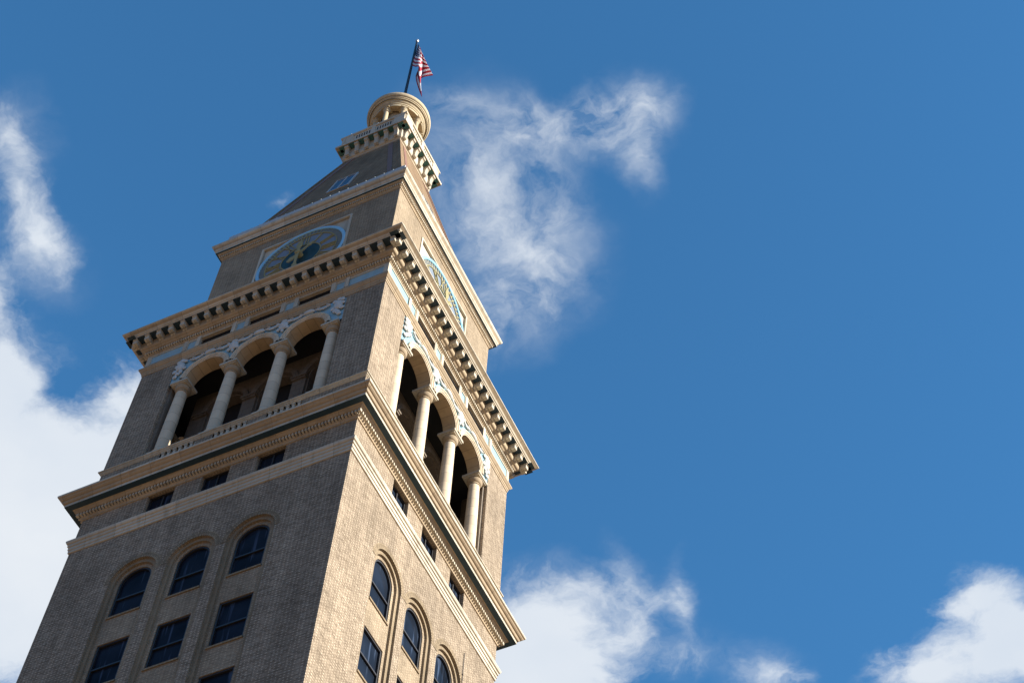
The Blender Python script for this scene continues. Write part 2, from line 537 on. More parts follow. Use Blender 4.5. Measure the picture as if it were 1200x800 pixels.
class MB:
    def __init__(self):
        self.v, self.f, self.uv, self.mi = [], [], [], []

    def face(self, pts, uv=None, mi=0):
        i = len(self.v)
        self.v += [tuple(p) for p in pts]
        self.f.append(tuple(range(i, i + len(pts))))
        self.uv.append(uv)
        self.mi.append(mi)

    def box(self, a, b, mi=0, tf=None):
        x0, y0, z0 = a
        x1, y1, z1 = b
        c = [(x, y, z) for x in (x0, x1) for y in (y0, y1) for z in (z0, z1)]
        if tf:
            c = [tf(*p) for p in c]
        for q in ((0, 1, 3, 2), (4, 6, 7, 5), (0, 4, 5, 1), (2, 3, 7, 6), (0, 2, 6, 4), (1, 5, 7, 3)):
            self.face([c[j] for j in q], mi=mi)

    def fbox(self, kf, w, u0, u1, d0, d1, z0, z1, mi=0):
        self.box((u0, d0, z0), (u1, d1, z1), mi, tf=lambda u, d, z: FP(kf, u, d, z, w))

    def sweep(self, prof, mi=None):
        """square ring of profile points (half width, z)"""
        for i in range(len(prof) - 1):
            (w0, z0), (w1, z1) = prof[i][:2], prof[i + 1][:2]
            m = prof[i][2] if len(prof[i]) > 2 else 0
            c0 = [(-w0, -w0, z0), (w0, -w0, z0), (w0, w0, z0), (-w0, w0, z0)]
            c1 = [(-w1, -w1, z1), (w1, -w1, z1), (w1, w1, z1), (-w1, w1, z1)]
            for j in range(4):
                n = (j + 1) % 4
                self.face([c0[j], c0[n], c1[n], c1[j]], mi=m)

    def lathe(self, prof, n=32, c=(0, 0), mi=0):
        for i in range(len(prof) - 1):
            (r0, z0), (r1, z1) = prof[i][:2], prof[i + 1][:2]
            m = prof[i][2] if len(prof[i]) > 2 else mi
            for j in range(n):
                a, b = 2 * PI * j / n, 2 * PI * (j + 1) / n
                p = [(c[0] + r0 * math.cos(a), c[1] + r0 * math.sin(a), z0), (c[0] + r0 * math.cos(b), c[1] + r0 * math.sin(b), z0),
                     (c[0] + r1 * math.cos(b), c[1] + r1 * math.sin(b), z1), (c[0] + r1 * math.cos(a), c[1] + r1 * math.sin(a), z1)]
                rm = max(r0, r1)
                uv = [(a * rm, z0), (b * rm, z0), (b * rm, z1), (a * rm, z1)]
                if r0 < 1e-6:
                    p, uv = p[1:], uv[1:]
                elif r1 < 1e-6:
                    p, uv = p[:3], uv[:3]
                self.face(p, uv, m)

    def planar(self, loops, place, mi=0, uvs=True):
        """flat face with holes; loops of (u,z), place(u,z)->xyz"""
        flat = [p for l in loops for p in l]
        tris = tessellate_polygon([[Vector((p[0], p[1], 0)) for p in l] for l in loops])
        for t in tris:
            q = [flat[i] for i in t]
            ar = (q[1][0] - q[0][0]) * (q[2][1] - q[0][1]) - (q[1][1] - q[0][1]) * (q[2][0] - q[0][0])
            if abs(ar) < 1e-9:
                continue
            if ar < 0:
                q = q[::-1]
            self.face([place(*p) for p in q], [tuple(p) for p in q], mi)

    def reveal(self, loop, p0, p1, mi=0, skip_bottom=False):
        n = len(loop)
        s = 0
        for i in range(n):
            a, b = loop[i], loop[(i + 1) % n]
            ln = math.dist(a, b)
            if not (skip_bottom and i == 0):
                q = [p0(*a), p0(*b), p1(*b), p1(*a)]
                dd = math.dist(q[0], q[3])
                self.face(q, [(0, s), (0, s + ln), (dd, s + ln), (dd, s)], mi)
            s += ln

    def build(self, name, mats, parent=None, smooth=False, merge=False):
        me = bpy.data.meshes.new(name)
        me.from_pydata(self.v, [], self.f)
        if not isinstance(mats, (list, tuple)):
            mats = [mats]
        for m in mats:
            me.materials.append(M[m])
        ul = me.uv_layers.new(name='UVMap')
        for p in me.polygons:
            p.material_index = self.mi[p.index]
            uv = self.uv[p.index]
            if uv is None:
                n = p.normal
                uv = []
                if abs(n.z) > 0.95:
                    for li in p.loop_indices:
                        co = me.vertices[me.loops[li].vertex_index].co
                        uv.append((co.x, co.y))
                else:
                    t = Vector((-n.y, n.x, 0)).normalized()
                    if abs(t.x) > abs(t.y):
                        t = Vector((1, 0, 0)) if abs(t.y) < 0.05 else t
                    for li in p.loop_indices:
                        co = me.vertices[me.loops[li].vertex_index].co
                        uv.append((co.dot(t), co.z))
            for li, c in zip(p.loop_indices, uv):
                ul.data[li].uv = c
        if merge or smooth:
            import bmesh
            bm = bmesh.new()
            bm.from_mesh(me)
            bmesh.ops.remove_doubles(bm, verts=bm.verts, dist=1e-4)
            bmesh.ops.recalc_face_normals(bm, faces=bm.faces)
            bm.to_mesh(me)
            bm.free()
        if smooth:
            for p in me.polygons:
                p.use_smooth = True
            try:
                me.set_sharp_from_angle(angle=R(35))
            except Exception:
                pass
        ob = bpy.data.objects.new(name, me)
        COL.objects.link(ob)
        if parent:
            ob.parent = parent
        return ob


def copy_to(o, parent, loc=None, rz=None):
    c = o.copy()
    COL.objects.link(c)
    c.parent = parent
    if loc is not None:
        c.location = loc
    if rz is not None:
        c.rotation_euler = (0, 0, rz)
    for ch in list(o.children):
        g = ch.copy()
        COL.objects.link(g)
        g.parent = c
    return c


def arch_loop(uc, hw, zb, zs, n=20):
    l = [(uc - hw, zb), (uc + hw, zb), (uc + hw, zs)]
    for i in range(1, n):
        a = PI * i / n
        l.append((uc + hw * math.cos(a), zs + hw * math.sin(a)))
    l.append((uc - hw, zs))
    return l


def rect(u0, u1, z0, z1):
    return [(u0, z0), (u1, z0), (u1, z1), (u0, z1)]


# ------------------------------------------------------------------ ground
g = MB()
n = 64
g.face([(3000 * math.cos(2 * PI * i / n), 3000 * math.sin(2 * PI * i / n), 0) for i in range(n)])
go = g.build('ground', 'ground')
go['kind'] = 'structure'

# ------------------------------------------------------------------ tower
T = bpy.data.objects.new('clock_tower', None)
COL.objects.link(T)
T['label'] = 'tall tan brick clock tower with arched loggia, cream cornices and a blue ringed clock'
T['category'] = 'tower'

W1, W3 = 6.10, 5.04
VIS = (0, 1)
BAYS = (-2.46, 0.0, 2.46)
ZS = 48.25
ROWS = (42.8, 39.2, 35.6)

# brick shaft with stepped arched bays on the two seen faces
m = MB()
for kf in range(4):
    pl = lambda d: (lambda u, z: FP(kf, u, d, z, W1))
    out = rect(-W1, W1, 0, 53.5)
    mezz = [rect(u - 0.62, u + 0.62, 52.2, 53.32) for u in (-2.45, 0, 2.45)]
    if kf not in VIS:
        m.planar([out], pl(0))
        continue
    h0 = [arch_loop(u, 1.0, 33.0, ZS) for u in BAYS]
    h1 = [arch_loop(u, 0.84, 33.08, ZS) for u in BAYS]
    m.planar([out] + h0 + mezz, pl(0))
    for l in mezz:
        m.reveal(l, pl(0), pl(-0.26), 1)
    for i, u in enumerate(BAYS):
        m.reveal(h0[i], pl(0), pl(-0.10), 3)
        m.planar([h0[i], h1[i]], pl(-0.10), 3)
        m.reveal(h1[i], pl(-0.10), pl(-0.20), 3)
        op = [arch_loop(u, 0.68, 46.45, ZS)] + [rect(u - 0.67, u + 0.67, r, r + 2.23) for r in ROWS]
        m.planar([h1[i]] + op, pl(-0.20), 1)
        for l in op:
            m.reveal(l, pl(-0.20), pl(-0.36), 3)
        # ring of headers round the arch
        for j in range(28):
            a, b = PI * j / 28, PI * (j + 1) / 28
            q = [(1.0, a), (1.22, a), (1.22, b), (1.0, b)]
            m.face([FP(kf, u + r * math.cos(t), 0.012, ZS + r * math.sin(t), W1) for r, t in q], [(r, t * 1.12) for r, t in q], 2)
            m.face([FP(kf, u + 1.22 * math.cos(t), dd, ZS + 1.22 * math.sin(t), W1) for t, dd in ((a, 0), (b, 0), (b, .012), (a, .012))], mi=2)
m.build('brick_shaft', ['brick', 'brick_soft', 'voussoir', 'brick_step'], T)


m = MB()
m.fbox(1, W1, 3.475, 3.495, 0.02, 0.04, 40.0, 50.2)
for z in (41.0, 43.0, 45.0, 47.0, 49.0):
    m.fbox(1, W1, 3.462, 3.508, 0.001, 0.055, z, z + 0.03)
m.build('cable', 'frame', T)

# windows -------------------------------------------------------------
def window_proto(name, loop_o, loop_i, bars, pane_mat='glass', depth=0.09, mull=()):
    """window modelled round the middle of its sill, facing -Y"""
    f = MB()
    p = lambda y: (lambda u, z: (u, y, z))
    f.planar([loop_o, loop_i], p(-depth))
    f.reveal(loop_i, p(-depth), p(-0.01))
    zt = max(z for u, z in loop_i)
    hw = max(u for u, z in loop_i)
    for z in bars:
        f.box((-hw, -depth + 0.015, z - 0.035), (hw, -0.012, z + 0.035))
    for u in mull:
        f.box((u - 0.03, -depth + 0.02, min(z for _, z in loop_i)), (u + 0.03, -0.014, zt - 0.03))
    o = f.build(name, 'frame', T)
    g_ = MB()
    g_.planar([loop_o], p(0))
    g_.build('pane', pane_mat, o)
    return o


def sill_mb():
    s = MB()
    s.box((-0.72, -0.29, -0.09), (0.72, 0.05, -0.003))
    return s


aw = window_proto('arched_window', arch_loop(0, 0.68, 0, 1.8), arch_loop(0, 0.61, 0.07, 1.8), (1.02,))
rw = window_proto('sash_window', rect(-0.67, 0.67, 0, 2.23), rect(-0.60, 0.60, 0.07, 2.16), (1.02,))
mz = window_proto('mezzanine_window', rect(-0.62, 0.62, 0, 1.12), rect(-0.56, 0.56, 0.06, 1.06), (), mull=(0.0,))
first = {}


def put(proto, kf, u, d, z, w=W1):
    loc = FP(kf, u, d, z, w)
    if id(proto) not in first:
        first[id(proto)] = 1
        proto.location = loc
        proto.rotation_euler = (0, 0, kf * PI / 2)
        return proto
    return copy_to(proto, T, loc, kf * PI / 2)


sm = MB()
sm.box((-0.70, -0.05, -0.085), (0.70, 0.12, -0.004))
sill = sm.build('window_sill', 'brick_step', T)
for kf in VIS:
    for u in BAYS:
        put(aw, kf, u, -0.33, 46.45)
        put(sill, kf, u, -0.20, 46.45)
        for r in ROWS:
            put(rw, kf, u, -0.33, r)
            put(sill, kf, u, -0.20, r)
        put(mz, kf, u * 2.45 / 2.46, -0.24, 52.2)


def dentils(mb, w, d, z0, z1, pitch, tooth, mi=0, faces=range(4)):
    for kf in faces:
        nn = int((2 * w) / pitch)
        st = -(nn - 1) * pitch / 2
        for i in range(nn):
            u = st + i * pitch
            mb.fbox(kf, w, u - tooth / 2, u + tooth / 2, -0.01, d, z0, z1, mi)
        mb.fbox(kf, w, w + 0.01, w + d, 0.01, d, z0, z1, mi)


# string course ---------------------------------------------------------
m = MB()
m.sweep([(6.09, 51.26), (6.15, 51.27), (6.15, 51.40), (6.13, 51.405), (6.18, 51.43), (6.18, 51.58), (6.16, 51.585), (6.22, 51.61), (6.22, 51.72), (6.20, 51.725),
         (6.27, 51.76), (6.30, 51.84), (6.30, 51.90), (6.26, 51.91), (6.09, 51.97)])
m.build('string_course', 'stone', T)

# main cornice -----------------------------------------------------------
m = MB()
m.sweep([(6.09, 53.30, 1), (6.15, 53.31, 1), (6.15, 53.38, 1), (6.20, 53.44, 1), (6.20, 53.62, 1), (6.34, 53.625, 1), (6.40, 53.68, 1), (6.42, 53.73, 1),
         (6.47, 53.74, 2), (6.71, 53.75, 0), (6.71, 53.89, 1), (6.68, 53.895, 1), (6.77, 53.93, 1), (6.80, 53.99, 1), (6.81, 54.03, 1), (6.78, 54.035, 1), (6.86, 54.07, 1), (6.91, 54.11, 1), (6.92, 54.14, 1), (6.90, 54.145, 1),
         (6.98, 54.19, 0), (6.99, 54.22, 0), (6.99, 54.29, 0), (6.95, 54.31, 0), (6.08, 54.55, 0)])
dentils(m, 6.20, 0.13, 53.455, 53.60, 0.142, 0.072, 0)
m.build('main_cornice', ['stone', 'stone_warm_shade', 'teal'], T)

# belfry walls: brick piers, three-arched loggia on every side -------------
m = MB()
SLOT = [(-2.47, 0.80), (0, 0.80), (2.47, 0.80)]
for kf in range(4):
    pl = lambda d: (lambda u, z: FP(kf, u, d, z, W1))
    hole = rect(-4.25, 4.25, 56.40, 63.64)
    slots = [rect(u - h, u + h, 55.49, 56.26) for u, h in SLOT]
    m.planar([rect(-W1, W1, 54.4, 64.2), hole] + slots, pl(0))
    m.reveal(hole, pl(0), pl(-0.16), 0)
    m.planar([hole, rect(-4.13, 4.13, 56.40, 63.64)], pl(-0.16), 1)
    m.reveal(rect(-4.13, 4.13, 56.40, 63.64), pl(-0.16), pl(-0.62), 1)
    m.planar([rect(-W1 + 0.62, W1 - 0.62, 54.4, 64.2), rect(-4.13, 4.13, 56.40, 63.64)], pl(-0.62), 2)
    for l in slots:
        m.reveal(l, pl(0), pl(-0.3), 3)
        m.planar([l], pl(-0.3), 3)
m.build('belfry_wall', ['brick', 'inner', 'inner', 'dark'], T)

m = MB()
m.box((-0.065, -0.01, 0.0), (0.065, 0.24, 0.10))
m.box((-0.06, 0.015, 0.102), (0.06, 0.22, 0.68))
m.box((-0.08, -0.01, 0.682), (0.08, 0.24, 0.76))
bal = m.build('baluster', 'stone', T)
fb_ = True
for kf in VIS:
    for u, h in SLOT:
        for i in range(6):
            loc = FP(kf, u - h + 0.133 + i * 0.2667, 0, 55.495, W1)
            if fb_:
                bal.location = loc
                fb_ = False
            else:
                copy_to(bal, T, loc, kf * PI / 2)
m = MB()
m.sweep([(6.09, 56.255), (6.13, 56.265), (6.13, 56.31), (6.17, 56.32), (6.17, 56.37), (6.15, 56.375), (6.22, 56.40), (6.23, 56.44), (6.08, 56.46), (5.2, 56.462)])
m.build('loggia_sill', 'stone', T)

# arcade panels -----------------------------------------------------------
CU = (-2.47, 0.0, 2.47)
for kf in range(4):
    m = MB()
    pl = lambda d: (lambda u, z: FP(kf, u, d, z, W1))
    z0, zs = 61.86, 61.90
    loop = [(-4.26, z0)]
    for uc in CU:
        loop.append((uc - 0.95, z0))
        for i in range(25):
            a = PI - PI * i / 24
            loop.append((uc + 0.95 * math.cos(a), zs + 0.95 * math.sin(a)))
        loop.append((uc + 0.95, z0))
    loop += [(4.26, z0), (4.26, 63.66), (-4.26, 63.66)]
    m.planar([loop], pl(-0.03), 1)
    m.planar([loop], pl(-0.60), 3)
    # barrel of every arch and its moulded archivolt
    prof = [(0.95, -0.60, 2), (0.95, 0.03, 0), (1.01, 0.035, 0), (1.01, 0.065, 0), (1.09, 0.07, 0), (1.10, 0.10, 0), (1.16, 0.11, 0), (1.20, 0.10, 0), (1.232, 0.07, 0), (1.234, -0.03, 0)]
    for uc in CU:
        for j in range(28):
            a, b = PI * j / 28, PI * (j + 1) / 28
            for i in range(len(prof) - 1):
                (r0, d0, mi), (r1, d1, _) = prof[i], prof[i + 1]
                q = [(r0, d0, a), (r1, d1, a), (r1, d1, b), (r0, d0, b)]
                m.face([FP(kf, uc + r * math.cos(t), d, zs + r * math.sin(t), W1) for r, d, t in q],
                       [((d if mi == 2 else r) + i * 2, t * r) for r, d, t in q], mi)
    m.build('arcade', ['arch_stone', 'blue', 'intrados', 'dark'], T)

# columns -----------------------------------------------------------------
COLU = (-3.70, -1.235, 1.235, 3.70)
m = MB()
prof = [(0.30, 56.72), (0.34, 56.75), (0.36, 56.81), (0.34, 56.87), (0.295, 56.90), (0.29, 56.94)]
for i in range(9):
    t = i / 8
    prof.append((0.285 - 0.042 * t ** 1.6, 56.97 + 4.30 * t))
m.lathe([(r, z - 56.46) for r, z in prof], 32)
column = m.build('column', 'column', T, smooth=True)
m = MB()
m.lathe([(r, z - 56.46) for r, z in [(0.243, 61.27), (0.275, 61.275), (0.28, 61.30), (0.275, 61.325), (0.245, 61.33), (0.25, 61.40), (0.262, 61.402), (0.30, 61.43), (0.33, 61.49), (0.355, 61.55), (0.36, 61.60), (0.34, 61.655)]], 32)
m.build('capital', 'stone_warm_shade', column, smooth=True)
m = MB()
m.box((-0.37, -0.37, 0), (0.37, 0.37, 0.26))
m.build('plinth', 'stone', column)
m = MB()
for (a, z0, z1) in ((0.37, 5.19, 5.25), (0.425, 5.252, 5.39)):
    m.box((-a, -a, z0), (a, a, z1))
m.build('abacus', 'stone', column)
firstc = True
for kf in range(4):
    for u in COLU:
        loc = FP(kf, u, -0.36, 56.463, W1)
        if firstc:
            column.location = loc
            column.rotation_euler = (0, 0, kf * PI / 2)
            firstc = False
        else:
            copy_to(column, T, loc, kf * PI / 2)

# garlands: cartouches at the spandrels, pods over the crowns, drapery between
random.seed(4)


def blob(mb, c, r, tf, seg=7, rings=5):
    for i in range(rings):
        for j in range(seg):
            p = []
            for (a, b) in ((i, j), (i, j + 1), (i + 1, j + 1), (i + 1, j)):
                th, ph = PI * a / rings, 2 * PI * b / seg
                p.append(tf(c[0] + r[0] * math.sin(th) * math.cos(ph), c[1] + r[1] * math.sin(th) * math.sin(ph), c[2] + r[2] * math.cos(th)))
            mb.face(p)


for kf in VIS:
    m = MB()
    tf = lambda u, d, z: FP(kf, u, d, z, W1)
    arcz = lambda u: 61.9 + math.sqrt(max(0.0, 1.24 ** 2 - min(abs(u - c) for c in CU) ** 2))
    for uc in (-1.235, 1.235):
        blob(m, (uc, 0.05, 63.10), (0.24, 0.11, 0.32), tf, 10, 8)
        blob(m, (uc, 0.10, 63.14), (0.15, 0.10, 0.2), tf, 10, 6)
        for sg in (-1, 1):
            blob(m, (uc + sg * 0.27, 0.05, 63.32), (0.12, 0.08, 0.10), tf)
            blob(m, (uc + sg * 0.22, 0.05, 62.88), (0.09, 0.07, 0.12), tf)
        blob(m, (uc, 0.05, 63.47), (0.16, 0.08, 0.09), tf)
        blob(m, (uc, 0.04, 62.74), (0.08, 0.06, 0.12), tf)
    for uc in (-3.93, 3.93):
        sg = 1 if uc > 0 else -1
        blob(m, (uc, 0.05, 63.05), (0.22, 0.12, 0.34), tf, 10, 8)
        blob(m, (uc, 0.10, 63.08), (0.13, 0.1, 0.2), tf)
        for du, dz in ((-.2, .38), (.16, .42), (-.24, -.2), (.2, -.3), (.02, -.55), (.12, -.75), (0.2, .1), (-.1, -.42), (0, .5)):
            blob(m, (uc + sg * du, 0.04, 63.05 + dz), (0.10 + random.random() * .05, 0.07, 0.10 + random.random() * .06), tf)
    for uc in CU:
        blob(m, (uc, 0.06, 63.38), (0.30, 0.11, 0.13), tf, 10, 6)
        for sg in (-1, 1):
            for i in range(10):
                t = i / 9
                u = uc + sg * (0.33 + t * 0.66)
                z = 63.40 - 0.11 * math.sin(PI * t) - 0.04 * t
                fat = 0.050 + 0.030 * math.sin(PI * t)
                blob(m, (u, 0.045, z), (0.058, 0.055, fat * (1.15 if i % 2 else 0.9)), tf, 8, 6)
            for q in (0.16, 0.84):
                blob(m, (uc + sg * (0.33 + q * 0.66), 0.04, 63.49), (0.10, 0.04, 0.035), tf, 8, 5)
    m.build('garland', 'white', T, smooth=True)

# core of the belfry behind the loggia ------------------------------------
m = MB()
WC = 4.25
for kf in range(4):
    pl = lambda d: (lambda u, z: FP(kf, u, d, z, WC))
    ho = [arch_loop(u, 0.90, 56.47, 61.75) for u in CU]
    hi = [arch_loop(u, 0.82, 56.47, 61.75) for u in CU]
    ho2 = [arch_loop(u, 1.02, 56.47, 61.75) for u in CU]
    m.planar([rect(-WC, WC, 56.462, 63.35)] + ho, pl(0))
    for i in range(3):
        m.reveal(ho[i], pl(0.0), pl(-0.12))
        m.planar([ho[i], hi[i]], pl(-0.12))
        m.reveal(hi[i], pl(-0.12), pl(-0.55))
        u = CU[i]
        for j in range(16):
            a, b = PI * j / 16, PI * (j + 1) / 16
            for (r0, d0, r1, d1) in ((0.92, 0.0, 0.92, 0.07), (0.92, 0.07, 1.16, 0.09), (1.16, 0.09, 1.16, 0.0)):
                q = [(r0, d0, a), (r1, d1, a), (r1, d1, b), (r0, d0, b)]
                m.face([FP(kf, u + r * math.cos(t), d, 61.75 + r * math.sin(t), WC) for r, d, t in q], [(d + r, t) for r, d, t in q])
    for u in (-3.70, -1.235, 1.235, 3.70):
        m.fbox(kf, WC, u - 0.34, u + 0.34, -0.2, 0.10, 61.52, 61.62)
        m.fbox(kf, WC, u - 0.39, u + 0.39, -0.2, 0.15, 61.622, 61.74)
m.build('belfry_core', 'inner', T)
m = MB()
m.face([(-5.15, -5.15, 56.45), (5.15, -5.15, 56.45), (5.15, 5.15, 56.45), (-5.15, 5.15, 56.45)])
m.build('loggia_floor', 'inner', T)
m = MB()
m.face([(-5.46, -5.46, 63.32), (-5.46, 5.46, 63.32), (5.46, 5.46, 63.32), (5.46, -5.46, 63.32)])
m.box((-3.65, -3.65, 56.47), (3.65, 3.65, 63.3))  # dark box added inside the core so its arch openings read black
m.build('loggia_ceiling_and_dark_fill', 'dark', T)

# entablature above the arcade --------------------------------------------
m = MB()
m.sweep([(6.09, 63.65), (6.13, 63.66), (6.13, 63.77), (6.16, 63.79), (6.16, 63.90), (6.20, 63.93), (6.25, 64.00), (6.28, 64.03), (6.28, 64.12), (6.24, 64.14), (6.14, 64.17),
         (6.14, 64.40), (6.16, 64.41), (6.16, 64.44)])
m.build('entablature', 'stone_warm_shade', T)
m = MB()
FW = (-2.49, 0.0, 2.49)
for kf in range(4):
    pl = lambda d: (lambda u, z: FP(kf, u, d, z, W1))
    wins = [rect(u - 0.84, u + 0.84, 64.45, 65.14) for u in FW]
    pan = [rect(u - 0.20, u + 0.20, 64.50, 65.12) for u in (-3.77, -1.245, 1.245, 3.77)] + [rect(u - 0.86, u + 0.86, 64.48, 65.12) for u in (-5.04, 5.04)]
    m.planar([rect(-6.14, 6.14, 64.42, 65.30)] + wins + pan, pl(0.04), 0)
    for l in wins:
        m.reveal(l, pl(0.04), pl(-0.25), 0)
        m.planar([l], pl(-0.25), 2)
    for l in pan:
        m.reveal(l, pl(0.04), pl(0.005), 0)
        m.planar([l], pl(0.005), 1)
    for u in (-3.77, -1.245, 1.245, 3.77):
        for s in (-0.34, 0.34):
            m.fbox(kf, W1, u + s - 0.10, u + s + 0.10, 0.043, 0.075, 64.45, 65.26, 0)
m.build('frieze', ['stone', 'blue', 'dark'], T)
lm = MB()
for z in (0.20, 0.40, 0.58):
    lm.box((-0.83, -0.06, z - 0.05), (0.83, 0.03, z - 0.02))
louv = lm.build('louvre', 'frame', T)
for kf in VIS:
    for u in FW:
        put(louv, kf, u, -0.12, 64.45)

# bracketed upper cornice ---------------------------------------------------
PIT = 0.63
m = MB()
m.sweep([(6.10, 65.22, 1), (6.17, 65.24, 1), (6.17, 65.31, 1), (6.20, 65.33, 1), (6.20, 65.50, 1), (6.33, 65.505, 1), (6.38, 65.56, 1), (6.46, 65.59, 1), (6.50, 65.64, 1), (6.50, 66.00, 1),
         (6.93, 66.002, 0), (6.93, 66.09, 0), (6.97, 66.10, 0), (7.02, 66.17, 1), (7.12, 66.24, 0), (7.18, 66.27, 0), (7.18, 66.34, 0), (7.14, 66.36, 0), (5.0, 66.70, 0)])
dentils(m, 6.20, 0.09, 65.345, 65.485, 0.125, 0.072, 0)
for kf in range(4):
    for i in range(-11, 12):
        u = i * PIT * 0.995
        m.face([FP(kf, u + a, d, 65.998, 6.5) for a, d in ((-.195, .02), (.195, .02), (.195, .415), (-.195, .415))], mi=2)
uc2 = m.build('bracketed_cornice', ['stone', 'stone_warm_shade', 'slate'], T)


def bracket_mb(prof, hw):
    b = MB()
    n = len(prof)
    b.face([(-hw, -d, z) for d, z in prof])
    b.face([(hw, -d, z) for d, z in prof[::-1]])
    for i in range(n):
        (d0, z0), (d1, z1) = prof[i], prof[(i + 1) % n]
        b.face([(-hw, -d0, z0), (-hw, -d1, z1), (hw, -d1, z1), (hw, -d0, z0)])
    # abacus strip over the scroll
    return b


pr = [(-0.01, 0.303), (0.385, 0.303), (0.385, 0.235), (0.345, 0.23), (0.345, 0.03), (0.325, -0.01), (0.27, -0.03), (0.20, -0.03), (0.12, 0.0), (0.04, -0.035), (-0.01, -0.04)]
br = bracket_mb(pr, 0.112).build('bracket', 'stone', uc2)
fb_ = True
for kf in range(4):
    for i in range(-11, 11):
        loc = FP(kf, (i + 0.5) * PIT * 0.995, 0, 65.695, 6.5)
        if fb_:
            br.location = loc
            fb_ = False
        else:
            c = copy_to(br, uc2, loc, kf * PI / 2)

# clock stage -----------------------------------------------------------------
ZC, RC = 72.02, 2.45
m = MB()
for kf in range(4):
    pl = lambda d: (lambda u, z: FP(kf, u, d, z, W3))
    hole = rect(-2.44, 2.44, ZC - 2.44, 74.38)
    m.planar([rect(-W3, W3, 66.2, 75.6), hole], pl(0))
    m.reveal(hole, pl(0), pl(-0.09), 1)
    m.planar([hole], pl(-0.09), 2)
m.build('clock_stage', ['brick_soft', 'stone', 'stone'], T)
for kf in VIS:
    m = MB()
    o, i_ = rect(-2.54, 2.54, ZC - 2.54, 74.48), rect(-2.42, 2.42, ZC - 2.42, 74.36)
    pl = lambda d: (lambda u, z: FP(kf, u, d, z, W3))
    m.planar([o, i_], pl(0.05))
    m.reveal(o, pl(0.05), pl(0.0))
    m.reveal(i_, pl(0.05), pl(-0.05))
    m.build('clock_surround', 'stone', T)

NUM = {1: 'I', 2: 'II', 3: 'III', 4: 'IIII', 5: 'V', 6: 'VI', 7: 'VII', 8: 'VIII', 9: 'IX', 10: 'X', 11: 'XI', 12: 'XII'}


